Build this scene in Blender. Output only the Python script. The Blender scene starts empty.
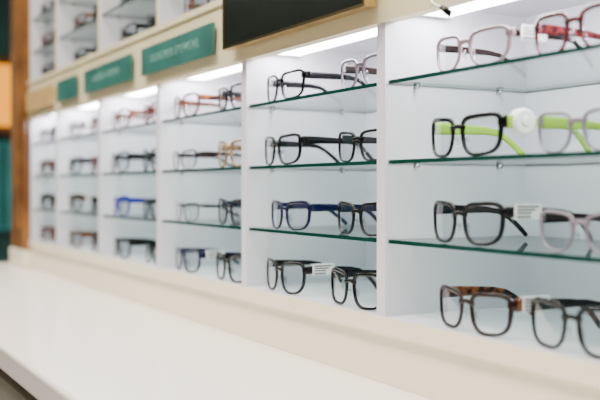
import bpy, math, random
from mathutils import Vector, Matrix
random.seed(7)
scene=bpy.context.scene
E=1.10      # eye height
D=0.663     # cabinet front plane
TH=math.radians(28.46)
BW=0.408    # bay pitch
# ------------------------------------------------------------ materials
def newmat(name):
    m=bpy.data.materials.new(name); m.use_nodes=True
    nt=m.node_tree; nt.nodes.clear()
    out=nt.nodes.new('ShaderNodeOutputMaterial')
    return m,nt,out
def pbr(name,col,rough=0.4,metal=0.0,var=0.0,scale=8.0,bump=0.0,spec=0.5):
    m,nt,out=newmat(name)
    b=nt.nodes.new('ShaderNodeBsdfPrincipled')
    b.inputs['Base Color'].default_value=(*col,1); b.inputs['Roughness'].default_value=rough
    b.inputs['Metallic'].default_value=metal
    b.inputs['Specular IOR Level'].default_value=spec
    nt.links.new(b.outputs[0],out.inputs[0])
    if var>0 or bump>0:
        tc=nt.nodes.new('ShaderNodeTexCoord'); n=nt.nodes.new('ShaderNodeTexNoise')
        n.inputs['Scale'].default_value=scale; n.inputs['Detail'].default_value=4
        nt.links.new(tc.outputs['Object'],n.inputs['Vector'])
        if var>0:
            r=nt.nodes.new('ShaderNodeValToRGB')
            r.color_ramp.elements[0].position=0.3; r.color_ramp.elements[1].position=0.7
            r.color_ramp.elements[0].color=(*[c*(1-var) for c in col],1)
            r.color_ramp.elements[1].color=(*[min(1,c*(1+var)) for c in col],1)
            nt.links.new(n.outputs['Fac'],r.inputs[0]); nt.links.new(r.outputs[0],b.inputs['Base Color'])
        if bump>0:
            bp=nt.nodes.new('ShaderNodeBump'); bp.inputs['Strength'].default_value=bump
            bp.inputs['Distance'].default_value=0.002
            nt.links.new(n.outputs['Fac'],bp.inputs['Height']); nt.links.new(bp.outputs[0],b.inputs['Normal'])
    return m
def tortoise(name,c1,c2,scale=120):
    m,nt,out=newmat(name)
    b=nt.nodes.new('ShaderNodeBsdfPrincipled'); b.inputs['Roughness'].default_value=0.15
    b.inputs['Specular IOR Level'].default_value=.4
    tc=nt.nodes.new('ShaderNodeTexCoord'); n=nt.nodes.new('ShaderNodeTexNoise')
    n.inputs['Scale'].default_value=scale; n.inputs['Detail'].default_value=2
    r=nt.nodes.new('ShaderNodeValToRGB')
    r.color_ramp.elements[0].position=0.42; r.color_ramp.elements[1].position=0.6
    r.color_ramp.elements[0].color=(*c1,1); r.color_ramp.elements[1].color=(*c2,1)
    nt.links.new(tc.outputs['Object'],n.inputs['Vector']); nt.links.new(n.outputs['Fac'],r.inputs[0])
    nt.links.new(r.outputs[0],b.inputs['Base Color']); nt.links.new(b.outputs[0],out.inputs[0])
    return m
def glassy(name,tint,base=0.04,mx=0.9,power=5.0,rough=0.0):
    m,nt,out=newmat(name)
    t=nt.nodes.new('ShaderNodeBsdfTransparent'); t.inputs[0].default_value=(*tint,1)
    g=nt.nodes.new('ShaderNodeBsdfGlossy'); g.inputs['Roughness'].default_value=rough
    lw=nt.nodes.new('ShaderNodeLayerWeight'); lw.inputs[0].default_value=0.5
    p=nt.nodes.new('ShaderNodeMath'); p.operation='POWER'; p.inputs[1].default_value=power
    ma=nt.nodes.new('ShaderNodeMath'); ma.operation='MULTIPLY_ADD'; ma.inputs[1].default_value=mx-base; ma.inputs[2].default_value=base
    mix=nt.nodes.new('ShaderNodeMixShader')
    nt.links.new(lw.outputs['Facing'],p.inputs[0]); nt.links.new(p.outputs[0],ma.inputs[0])
    nt.links.new(ma.outputs[0],mix.inputs[0]); nt.links.new(t.outputs[0],mix.inputs[1]); nt.links.new(g.outputs[0],mix.inputs[2])
    nt.links.new(mix.outputs[0],out.inputs[0])
    return m
def emis(name,col,s):
    m,nt,out=newmat(name); e=nt.nodes.new('ShaderNodeEmission')
    e.inputs[0].default_value=(*col,1); e.inputs[1].default_value=s
    nt.links.new(e.outputs[0],out.inputs[0]); return m

M={}
M['white']=pbr('white_laminate',(0.66,0.645,0.71),0.35,var=0.02,scale=3)
M['cream']=pbr('cream_laminate',(0.70,0.62,0.39),0.4,var=0.02,scale=3)
M['basecream']=pbr('base_cream',(0.85,0.77,0.60),0.35,var=0.02,scale=3)
M['counter']=pbr('counter_white',(0.93,0.87,0.81),0.2,var=0.012,scale=5)
M['drawer']=pbr('drawer_grey',(0.26,0.25,0.20),0.45,var=0.05,scale=6)
M['gap']=pbr('drawer_gap',(0.05,0.05,0.045),0.6)
M['wood']=tortoise('post_wood',(0.13,0.05,0.014),(0.27,0.11,0.03),6)
M['glass']=glassy('shelf_glass',(0.89,0.95,0.925),0.06,0.92,4.5)
M['gedge']=pbr('shelf_glass_edge',(0.002,0.034,0.024),0.1,spec=.35)
M['lens']=glassy('lens_clear',(0.91,0.92,0.95),0.10,0.85,3.0)
M['pin']=pbr('shelf_pin_steel',(0.6,0.6,0.6),0.25,1.0)
M['strip']=emis('strip_lamp_emission',(0.98,0.96,1.0),32)
M['black']=pbr('acetate_black',(0.0008,0.0008,0.001),0.09,spec=.34)
M['matte']=pbr('acetate_charcoal',(0.003,0.003,0.004),0.14,spec=.34)
M['navy']=pbr('acetate_navy',(0.001,0.003,0.032),0.10,spec=.36)
M['blue']=pbr('acetate_blue',(0.003,0.010,0.26),0.15,spec=.4)
M['green']=pbr('acetate_lime',(0.32,0.56,0.03),0.22)
M['brown']=pbr('acetate_brown',(0.012,0.004,0.003),0.10,spec=.36)
M['red']=tortoise('acetate_redbrown',(0.02,0.003,0.005),(0.17,0.018,0.018),160)
M['tort']=tortoise('acetate_tortoise',(0.008,0.003,0.002),(0.17,0.048,0.012))
M['tan']=tortoise('acetate_tan',(0.12,0.06,0.02),(0.40,0.24,0.10))
M['clear']=pbr('acetate_crystal',(0.20,0.17,0.21),0.12)
M['pink']=pbr('acetate_pink_crystal',(0.30,0.21,0.24),0.12)
M['gun']=pbr('metal_gunmetal',(0.08,0.07,0.09),0.25,1.0)
M['silver']=pbr('metal_silver',(0.4,0.4,0.43),0.2,1.0)
M['gold']=pbr('metal_gold',(0.55,0.40,0.18),0.25,1.0)
M['tag']=pbr('tag_white',(0.90,0.90,0.91),0.5)
M['ink']=pbr('tag_ink',(0.02,0.02,0.025),0.6)
M['signdark']=pbr('sign_dark',(0.004,0.007,0.004),0.3,var=0.3,scale=20,spec=.25)
M['signgreen']=pbr('sign_teal',(0.025,0.12,0.10),0.35,var=0.3,scale=14)
M['signtan']=pbr('sign_tan',(0.50,0.33,0.12),0.4,var=0.1,scale=14)
M['signtext']=pbr('sign_text_teal',(0.13,0.30,0.25),0.4)
M['paint']=pbr('wall_paint',(0.7,0.68,0.64),0.7,bump=0.05,scale=200)
M['tealwall']=pbr('wall_teal',(0.012,0.08,0.07),0.5,var=0.3,scale=3)
M['turq']=pbr('panel_turquoise',(0.03,0.34,0.36),0.4,var=0.2,scale=6)
M['floor']=pbr('floor_tile',(0.35,0.30,0.25),0.25,var=0.1,scale=4)
M['ceil']=pbr('ceiling_paint',(0.8,0.8,0.78),0.8)
M['orange']=emis('lightbox_orange',(1.0,0.36,0.02),2.0)

# ------------------------------------------------------------ mesh builder
class MB:
    def __init__(s): s.v=[]; s.f=[]; s.m=[]; s.sm=[]
    def box(s,x0,x1,y0,y1,z0,z1,m,mats6=None):
        b=len(s.v)
        s.v+=[(x,y,z) for z in (z0,z1) for y in (y0,y1) for x in (x0,x1)]
        fs=[(0,2,3,1),(4,5,7,6),(0,1,5,4),(2,6,7,3),(0,4,6,2),(1,3,7,5)] # bot top front(-y) back left right
        for i,f in enumerate(fs):
            s.f.append(tuple(b+k for k in f)); s.m.append(mats6[i] if mats6 else m); s.sm.append(False)
    def sweep(s,pts,rad,m,up=(0,0,1),k=10,ex=0.6,caps=True):
        n=len(pts); P=[Vector(p) for p in pts]; U=Vector(up); b=len(s.v)
        for i in range(n):
            T=(P[min(i+1,n-1)]-P[max(i-1,0)]).normalized()
            N=T.cross(U)
            if N.length<1e-4: N=Vector((1,0,0))
            N.normalize(); V=N.cross(T).normalized()
            rx,rz=rad[i] if isinstance(rad,list) else rad
            for j in range(k):
                a=2*math.pi*(j+0.5)/k; c,q=math.cos(a),math.sin(a)
                c=math.copysign(abs(c)**ex,c); q=math.copysign(abs(q)**ex,q)
                s.v.append(tuple(P[i]+N*rx*c+V*rz*q))
        for i in range(n-1):
            for j in range(k):
                j2=(j+1)%k
                s.f.append((b+i*k+j,b+i*k+j2,b+(i+1)*k+j2,b+(i+1)*k+j)); s.m.append(m); s.sm.append(True)
        if caps:
            s.f.append(tuple(b+j for j in range(k))[::-1]); s.m.append(m); s.sm.append(False)
            s.f.append(tuple(b+(n-1)*k+j for j in range(k))); s.m.append(m); s.sm.append(False)
    def mesh(s,name,mats):
        me=bpy.data.meshes.new(name); me.from_pydata(s.v,[],s.f)
        for mt in mats: me.materials.append(mt)
        for p,mi,sm in zip(me.polygons,s.m,s.sm): p.material_index=mi; p.use_smooth=sm
        me.update()
        import bmesh
        bm=bmesh.new(); bm.from_mesh(me); bmesh.ops.recalc_face_normals(bm,faces=bm.faces); bm.to_mesh(me); bm.free()
        return me
def link(name,me,loc=(0,0,0),rot=(0,0,0)):
    o=bpy.data.objects.new(name,me); o.location=loc; o.rotation_euler=rot
    scene.collection.objects.link(o); return o
def bevel(o,w,seg=3):
    md=o.modifiers.new('bevel','BEVEL'); md.width=w; md.segments=seg; md.limit_method='ANGLE'

# ------------------------------------------------------------ eyeglasses
def glasses_mesh(key,a=.0258,b=.0195,n=4.0,tp=.06,tilt=.05,rt=.0044,rb=.0029,d=.0019,bridge=.0156,
                 bh=.0026,th=.0060,front='black',temple='black',tag=None,metal=False,wrap=2.4,nose=.12):
    mb=MB(); K=56
    cxl=bridge/2+rb+a+.0005
    xo=cxl+a+rt*.9
    zc=b+rb
    def bend(x,y,z): return (x,y+wrap*x*x,z)
    for sd in (1,-1):
        O=[]
        for i in range(K):
            t=2*math.pi*i/K; c,q=math.cos(t),math.sin(t)
            nn=n*1.25 if q>0 else n*.8
            e=2/nn
            x=a*math.copysign(abs(c)**e,c); z=b*math.copysign(abs(q)**e,q)
            x*=1+tp*z/b
            if x<0 and z<0: x+= a*nose*(-z/b)*(-x/a)     # nose cut-out
            z+=tilt*x
            O.append(Vector((x,0,z)))
        base=len(mb.v)
        prof=[(0,-.7),(.2,-1),(.8,-1),(1,-.55),(1,.55),(.8,1),(.2,1),(0,.7)]
        for i in range(K):
            T=(O[(i+1)%K]-O[i-1]).normalized(); N=Vector((T.z,0,-T.x))
            if N.dot(O[i])<0: N=-N
            f=max(0,min(1,(O[i].z/b+1)/2)); f=f*f*(3-2*f)
            w=rb+(rt-rb)*f
            for (u,v) in prof:
                p=O[i]+N*w*u
                mb.v.append(bend(sd*(cxl+p.x),v*d,zc+p.z))
        for i in range(K):
            for j in range(8):
                mb.f.append((base+i*8+j,base+i*8+(j+1)%8,base+((i+1)%K)*8+(j+1)%8,base+((i+1)%K)*8+j)); mb.m.append(0); mb.sm.append(True)
        # lens, slightly domed
        c0=len(mb.v); mb.v.append(bend(sd*cxl,-.0008,zc))
        for r in (.5,1.0):
            for i in range(K):
                p=O[i]*r*1.01; mb.v.append(bend(sd*(cxl+p.x),-.0008*(1-r*r),zc+p.z))
        for i in range(K):
            i2=(i+1)%K
            mb.f.append((c0,c0+1+i,c0+1+i2)); mb.m.append(2); mb.sm.append(True)
            mb.f.append((c0+1+i,c0+1+K+i,c0+1+K+i2,c0+1+i2)); mb.m.append(2); mb.sm.append(True)
        # end piece + temple
        zt=zc+b*.64+tilt*a; y0=wrap*xo*xo
        H=th
        pts=[(xo-.006,y0-.001,zt),(xo-.001,y0-.0006,zt),(xo+.0014,y0+.001,zt),(xo+.0020,y0+.004,zt),(xo+.002,y0+.010,zt),
             (xo+.002,y0+.03,zt),(xo+.002,y0+.055,zt-.0005),(xo+.0005,y0+.078,zt-.001),(xo-.002,y0+.094,zt-.0035),
             (xo-.004,y0+.106,zt-.010),(xo-.006,y0+.116,zt-.018),(xo-.008,y0+.125,max(.010,zt-.027)),(xo-.010,y0+.131,.0042)]
        tw=.0009 if metal else .0017
        hs=[H*.6,H*.8,H*.95,H,H,H*.92,H*.8,H*.66,max(.0026,H*.55),max(.0026,H*.5),max(.003,H*.52),max(.0032,H*.55),max(.0028,H*.45)]
        if metal: hs=[H*.6]*4+[H,H,H*.9,H*.8,.0026,.003,.003,.003,.0026]
        rr=[(tw if i<9 else max(tw,.0016),h) for i,h in enumerate(hs)]
        P=[(sd*p[0],p[1],p[2]) for p in pts]
        mb.sweep(P[:4],rr[:4],0); mb.sweep(P[3:],rr[3:],1)
        # hinge barrels
        mb.sweep([(sd*(xo+.0000),y0+.004,zt-.003),(sd*(xo+.0000),y0+.004,zt+.003)],(.0011,.0011),3,up=(0,1,0),k=8,ex=1)
        # nose pad (and wire arm)
        px=bridge/2+.0005
        mb.sweep([(sd*(px+.001),.0015+.001,zc-.001),(sd*(px),.005,zc-.002),(sd*(px-.001),.006,zc-.004)],(.0005,.0005),3,k=6,ex=1)
        mb.sweep([(sd*(px-.0005),.0050,zc+.002),(sd*(px-.0003),.0062,zc-.001),(sd*(px+.0004),.0066,zc-.005),(sd*(px+.0014),.006,zc-.010)],
                 [(.0006,.001),(.0011,.0026),(.0011,.0028),(.0006,.001)],4 if metal else 2,up=(0,1,0),k=8,ex=1)
    # bridge
    bx=bridge/2+rb+.0012; zb=zc+b*.45; pts=[];
    for i in range(9):
        u=-1+2*i/8; x=bx*u; pts.append(bend(x,-.0004,zb+.0028*(1-u*u)))
    mb.sweep(pts,[(d*.95,bh*(1+.45*abs(-1+2*i/8)**2)) for i in range(9)],0,k=10)
    if tag:
        X=xo+.0044; zt=zc+b*.64+tilt*a; z1=zt+.0085; z0=zt-.0080
        if tag=='strip':
            y1,y2=.021,.058
            for dx in (0,-.0046):
                mb.box(X-.0006+dx,X+dx,y1,y2,z0,z1,4)
            mb.box(X-.0052,X,y1,y2,z1-.0003,z1+.0003,4)
            for k in range(3):
                mb.box(X+.0001,X+.0003,y1+.003,y2-.004-.005*k,z1-.0036-.0034*k,z1-.0020-.0034*k,5)
            for k in range(9):
                yy=y1+.003+.0022*k; mb.box(X+.0001,X+.0003,yy,yy+.0011+.0004*(k%2),z0+.0008,z0+.0042,5)
        if tag=='round':
            yc=.036
            mb.sweep([(X-.011,yc,zt),(X-.009,yc,zt),(X-.0085,yc,zt),(X+.002,yc,zt),(X+.0035,yc,zt)],
                     [(.011,.011),(.0135,.0135),(.0145,.0145),(.0145,.0145),(.012,.012)],4,k=28,ex=1)
            mb.sweep([(X+.0033,yc,zt),(X+.0055,yc,zt)],[(.006,.006),(.0045,.0045)],4,k=20,ex=1)
            mb.box(X-.006,X-.001,yc+.01,yc+.035,zt-.006,zt+.006,4)
    return mb.mesh(key,[M[front],M[temple],M['lens'],M['gold'] if front in('tan','tort') else M['silver'],M['tag'],M['ink']])
ST={
 'blk':dict(front='black',temple='black'),
 'blkS':dict(front='black',temple='matte',b=.0182,n=4.4,rt=.0038,rb=.0023),
 'blkT':dict(front='black',temple='navy',tag='strip',b=.0190),
 'char':dict(front='matte',temple='matte',b=.0208,n=3.4,rt=.0047,rb=.0033,tag='strip'),
 'charN':dict(front='matte',temple='black',b=.0205,n=3.6,rt=.0048,rb=.0035,tag='strip'),
 'grn':dict(front='black',temple='green',tag='round',b=.0192,n=4.2,rt=.0052,rb=.0037,th=.0075),
 'grn2':dict(front='clear',temple='green',b=.0185,n=3.6,rt=.0034,rb=.0022,th=.0070),
 'navy':dict(front='navy',temple='navy',b=.0188,n=3.6),
 'navyT':dict(front='navy',temple='navy',b=.0188,n=3.6,tag='strip'),
 'blue':dict(front='blue',temple='blue',b=.0190,n=3.8),
 'brown':dict(front='brown',temple='tort',b=.0195,n=3.8,rt=.0048,rb=.0035,tag='strip',th=.007),
 'brownB':dict(front='brown',temple='black',b=.0185,rt=.0036,rb=.0024),
 'tort':dict(front='tort',temple='tort',b=.0190,n=3.4),
 'tan':dict(front='tan',temple='tan',b=.0198,n=3.6,rt=.0045,rb=.003),
 'halfm':dict(front='black',temple='brown',b=.0165,n=3.8,rt=.0028,rb=.0007,d=.0012,metal=True,th=.004),
 'metal':dict(front='gun',temple='gun',b=.0165,n=3.6,rt=.0014,rb=.0011,d=.0010,bh=.0009,metal=True,th=.003),
 'silver':dict(front='gun',temple='silver',b=.0180,n=3.2,rt=.0019,rb=.0013,d=.0010,bh=.0010,metal=True,th=.0035,tag='strip'),
 'pink':dict(front='pink',temple='brown',b=.0182,n=3.2,rt=.0038,rb=.0026,th=.005,tag='strip'),
 'red':dict(front='red',temple='red',b=.0188,n=3.6),
 'clr':dict(front='clear',temple='brown',b=.0182,n=3.4,rt=.0034,rb=.0022,tag='strip'),
 'blkF':dict(front='black',temple='matte',b=.0205,n=3.8,rt=.0048,rb=.0035,tag='strip'),
 'semi':dict(front='black',temple='black',b=.0172,n=4.2,rt=.0036,rb=.0010),
}
ME={k:glasses_mesh('eyeglasses_'+k,**v) for k,v in ST.items()}
def put(st,s,h,yoff=.012,yaw=0.0):
    link('eyeglasses',ME[st],(-s,D+yoff,E+h+.0006),(0,0,math.radians(yaw)))

# ------------------------------------------------------------ cabinet
DEP=.23; T=.0095
SH=[.134,.034,-.066]; FL=-.163; CE=.232; HB=.207; HT=.312
UP=[.412,.512]; UTOP=.70
BOT=-.249
divs=[1.008+BW*k for k in range(-4,5)]
END=2.965
mb=MB(); W,C,BC=0,1,2
xr=-(divs[0]-T); xl=-END
mb.box(xl,xr,D+DEP,D+DEP+.015,E+BOT,E+UTOP+.15,W)
mb.box(xl,xr,D+.004,D+DEP,E+BOT,E+FL-.022,BC)
mb.box(xl,xr,D-.004,D+DEP,E+FL-.022,E+FL,W,[BC,W,BC,W,W,W])
mb.box(xl,xr,D-.004,D+.014,E+HB,E+HT-.001,C)
mb.box(xl,xr,D+.014,D+DEP,E+CE,E+CE+.012,W)
mb.box(xl,xr,D-.008,D+DEP,E+HT-.001,E+HT+.010,W,[C,W,C,W,W,W])
mb.box(xl,xr,D-.004,D+DEP,E+UTOP,E+UTOP+.15,C)
for s in divs+[END-T]:
    mb.box(-s-T,-s+T,D,D+DEP,E+FL,E+CE,W)
    mb.box(-s-T,-s+T,D,D+DEP,E+HT+.010,E+UTOP,W,[C,W,C,W,W,W])
cab=link('display_cabinet',mb.mesh('display_cabinet',[M['white'],M['cream'],M['basecream']])); 
bays=[(divs[i],divs[i+1] if i+1<len(divs) else END-T) for i in range(len(divs))]
def shelf(s0,s1,h):
    mb=MB(); x0,x1=-(s1-T)+.0012,-(s0+T)-.0012
    y0,y1=D+.004,D+DEP-.002; z0,z1=E+h-.005,E+h
    mb.box(x0,x1,y0,y1,z0,z1,0,[0,0,1,1,1,1])
    for x in (x0,x1):
        for y in (D+.045,D+DEP-.05):
            sg=1 if x==x0 else -1
            mb.sweep([(x-sg*.001,y,z0-.0025),(x+sg*.008,y,z0-.0025)],(.0022,.0022),2,up=(0,0,1),k=10,ex=1)
    link('glass_shelf',mb.mesh('glass_shelf',[M['glass'],M['gedge'],M['pin']]))
for (s0,s1) in bays:
    for h in SH: shelf(s0,s1,h)
    for h in UP: shelf(s0,s1,h)
    x0,x1=-(s1-T)+.006,-(s0+T)-.006
    mb=MB()
    mb.box(x0,x1,D+.030,D+.095,E+CE-.012,E+CE-.0002,0,[1,0,1,1,0,0])
    mb.box(x0-.003,x0+.004,D+.028,D+.097,E+CE-.014,E+CE-.0002,0)
    mb.box(x1-.004,x1+.003,D+.028,D+.097,E+CE-.014,E+CE-.0002,0)
    link('strip_light',mb.mesh('strip_light',[M['white'],M['strip']]))
# ------------------------------------------------------------ signs
def sign(s0,s1,h0,h1,mat,frame=None,th=.008,text=None):
    mb=MB(); x0,x1=-s1,-s0; yb=D-.0085
    mb.box(x0,x1,yb-th,yb,E+h0,E+h1,0)
    for x in (x0+.04,x1-.04):
        mb.sweep([(x,yb-.001,E+h0+.02),(x,yb+.004,E+h0+.02)],(.004,.004),1,k=8,ex=1)
    if frame:
        w=.004; yf=yb-th-.002
        mb.box(x0,x1,yf,yb,E+h0-w,E+h0,1); mb.box(x0,x1,yf,yb,E+h1,E+h1+w,1)
        mb.box(x0-w,x0,yf,yb,E+h0-w,E+h1+w,1); mb.box(x1,x1+w,yf,yb,E+h0-w,E+h1+w,1)
    o=link('header_sign',mb.mesh('header_sign',[M[mat],M[frame or 'gold']]))
    if text:
        cu=bpy.data.curves.new('sign_text','FONT'); cu.body=text; cu.size=(h1-h0)*.42; cu.align_x='CENTER'; cu.align_y='CENTER'; cu.extrude=.0004
        cu.space_character=1.2
        t=bpy.data.objects.new('sign_text',cu); scene.collection.objects.link(t)
        t.location=((x0+x1)/2,yb-th-.0004,E+(h0+h1)/2); t.rotation_euler=(math.pi/2,0,0)
        cu.materials.append(M['signtext']); t.parent=o
    return o
sign(1.01,1.440,.230,.345,'signdark','gold',.016)
sign(1.515,1.885,.229,.284,'signgreen',None,.006,'DESIGNER EYEWEAR')
sign(1.956,2.313,.229,.284,'signgreen',None,.006,'CLASSIC FRAMES')
sign(2.39,2.58,.229,.284,'signgreen',None,.006)
sign(2.64,2.95,.229,.284,'signtan',None,.006)
sign(.20,.62,.228,.300,'signgreen',None,.006)
# bent wire clip hanging under the header of the near bay
mb=MB()
mb.sweep([(-.900,D-.006,E+.235),(-.893,D-.010,E+.220),(-.877,D-.014,E+.207),(-.858,D-.016,E+.199)],(.0018,.0018),0,k=8,ex=1)
mb.sweep([(-.862,D-.016,E+.201),(-.853,D-.016,E+.196),(-.845,D-.016,E+.191)],[(.002,.003),(.0025,.0045),(.002,.004)],1,k=10)
link('sign_clip',mb.mesh('sign_clip',[M['pin'],M['black']]))
# ------------------------------------------------------------ glasses placement
R=[SH[0],SH[1],SH[2],FL]
# bay 1 (right)
put('pink',.865,R[0],.02,0); put('red',.705,R[0],.03,0)
put('grn',.868,R[1],.012,-3); put('grn2',.695,R[1],.025,0)
put('charN',.864,R[2],.012,-3); put('clr',.686,R[2],.02,0)
put('brown',.846,R[3],.008,-3); put('blkF',.686,R[3],.010,0)
# bay 2
put('blkS',1.312,R[0],.012,-2); put('clr',1.093,R[0],.022,0)
put('blk',1.318,R[1],.010,-3); put('blkS',1.093,R[1],.018,0)
put('navy',1.292,R[2],.010,-2); put('blkT',1.094,R[2],.018,0)
put('char',1.305,R[3],.008,-2); put('blkF',1.095,R[3],.008,0)
# bay 3
put('tort',1.733,R[0],.015,-1); put('blkS',1.503,R[0],.012,0)
put('halfm',1.733,R[1],.012,-1); put('tan',1.503,R[1],.012,0)
put('metal',1.720,R[2],.012,-2); put('blkT',1.503,R[2],.012,0)
put('navyT',1.715,R[3],.010,-2); put('blk',1.503,R[3],.008,0)
# bay 4
put('tort',2.140,R[0],.015,-1); put('red',1.912,R[0],.015,0)
put('blk',2.140,R[1],.012,-1); put('blk',1.910,R[1],.012,0)
put('blue',2.13,R[2],.012,-3); put('blkS',1.910,R[2],.012,0)
put('blk',2.12,R[3],.010,-3); put('semi',1.918,R[3],.02,0)
pool=['brownB','tort','clr','brown','halfm','silver','blkS','navy','blk','blk']
fill={(7,0):['clr','red'],(7,1):['blk','red'],(7,2):['brown','blkS'],(7,3):['tort','brown'],
      (8,0):['clr','blk'],(8,1):['brown','tort'],(8,2):['blk','brownB'],(8,3):['red','tort']}
for (bi,r),l in fill.items():
    s0,s1=bays[bi]
    put(l[0],s1-(.10 if bi<8 else .085),R[r],.015,-1 if bi<8 else 0); put(l[1],s0+(.086 if bi<8 else .083),R[r],.015,0)
for bi in (0,1,2):
    s0,s1=bays[bi]
    for r in range(4):
        put(random.choice(pool),s1-.13,R[r],.015,random.uniform(-2,0)); put(random.choice(pool),s0+.087,R[r],.015,0)
for bi in range(9):
    s0,s1=bays[bi]
    for h in [HT+.010]+UP:
        put(random.choice(['blk','blkS','red','tort','brownB','semi']),s1-(.13 if bi<8 else .084),h,.02,-2 if bi<8 else 0); put(random.choice(['blk','navy','red','halfm','brownB']),s0+.084,h,.02,0)
# ------------------------------------------------------------ counter
CT=E+BOT; YF=.296
mb=MB(); mb.box(-3.24,.75,YF,D+.23,CT-.040,CT-.0005,0)
co=link('counter_top',mb.mesh('counter_top',[M['counter']])); bevel(co,.006,3)
mb=MB(); mb.box(-3.22,.73,YF+.03,D+.22,.08,CT-.0405,0); mb.box(-3.22,.73,YF+.07,D+.22,.0,.08,1)
x=-3.20
while x<.5:
    for (z0,z1) in ((.10,.33),(.34,.57),(.58,.79)):
        mb.box(x,x+.47,YF+.012,YF+.0301,z0,z1,2)
        mb.sweep([(x+.16,YF+.0125,z1-.05),(x+.16,YF-.006,z1-.05),(x+.17,YF-.012,z1-.05),(x+.30,YF-.012,z1-.05),(x+.31,YF-.006,z1-.05),(x+.31,YF+.0125,z1-.05)],(.004,.004),3,k=8,ex=1)
    x+=.482
link('drawer_cabinet',mb.mesh('drawer_cabinet',[M['gap'],M['gap'],M['drawer'],M['pin']]))
# ------------------------------------------------------------ wooden post
mb=MB(); mb.box(-3.15,-2.967,D-.02,D+.245,CT+.0005,2.695,0)
mb.box(-3.158,-2.9665,D-.024,D+.25,CT+.0005,CT+.055,1)
mb.box(-3.11,-3.01,D-.026,D-.019,CT+.12,2.60,0)
po=link('wooden_post',mb.mesh('wooden_post',[M['wood'],M['basecream']])); bevel(po,.003,2)
# ------------------------------------------------------------ room
def room(name,x0,x1,y0,y1,z0,z1,mat):
    mb=MB(); mb.box(x0,x1,y0,y1,z0,z1,0); return link(name,mb.mesh(name,[M[mat]]))
room('floor',-6.5,3,-3.5,3,-.05,0,'floor')
room('ceiling',-6.5,3,-3.5,3,2.7,2.75,'ceil')
room('wall_back',-3.15,3,D+.252,D+.30,0,2.7,'paint')
room('wall_side',-6.5,-3.15,2.9,3.0,0,2.7,'paint')
room('wall_left',-6.6,-6.5,-3.5,3,0,2.7,'tealwall')
mb=MB(); mb.box(-6.50,-6.40,1.10,1.6,1.50,1.90,0,[0,0,0,0,0,1])
mb.box(-6.50,-6.38,1.05,1.10,1.45,1.95,0); mb.box(-6.5,-6.38,1.6,1.65,1.45,1.95,0); mb.box(-6.5,-6.38,1.05,1.65,1.9,1.95,0); mb.box(-6.5,-6.38,1.05,1.65,1.45,1.50,0)
link('illuminated_sign',mb.mesh('illuminated_sign',[M['wood'],M['orange']]))
mb=MB(); mb.box(-6.499,-6.46,.98,1.75,.82,1.40,0)
for k in range(6): mb.box(-6.461,-6.45,1.0+.125*k,1.03+.125*k,.84,1.38,1)
mb.box(-6.499,-6.45,.96,1.77,.80,.82,1); mb.box(-6.499,-6.45,.96,1.77,1.40,1.42,1)
link('wall_panel',mb.mesh('wall_panel',[M['turq'],M['tealwall']]))
# ------------------------------------------------------------ lights
def area(name,loc,sx,sy,e,col,rot=(0,0,0)):
    l=bpy.data.lights.new(name,'AREA'); l.shape='RECTANGLE'; l.size=sx; l.size_y=sy; l.energy=e; l.color=col
    o=bpy.data.objects.new(name,l); o.location=loc; o.rotation_euler=rot; scene.collection.objects.link(o)
area('ceiling_lamp',(-1.4,-.1,2.66),2.6,.5,108,(1,.94,.85))
area('ceiling_lamp',(-4.3,-.1,2.66),1.6,.5,65,(1,.94,.87))
area('ceiling_lamp',(1.0,-.1,2.66),1.2,.5,50,(1,.94,.85))
w=bpy.data.worlds.new('World'); scene.world=w; w.use_nodes=True
w.node_tree.nodes['Background'].inputs[0].default_value=(1,.96,.96,1)
w.node_tree.nodes['Background'].inputs[1].default_value=.25
# ------------------------------------------------------------ camera
cd=bpy.data.cameras.new('camera'); cam=bpy.data.objects.new('camera',cd); scene.collection.objects.link(cam)
cd.sensor_width=36; cd.lens=57; cd.clip_start=.02
cam.location=(0,0,E)
cam.rotation_euler=(math.radians(90-.78),0,math.pi/2-TH)
cd.dof.use_dof=True; cd.dof.focus_distance=1.28; cd.dof.aperture_fstop=3.4
scene.camera=cam
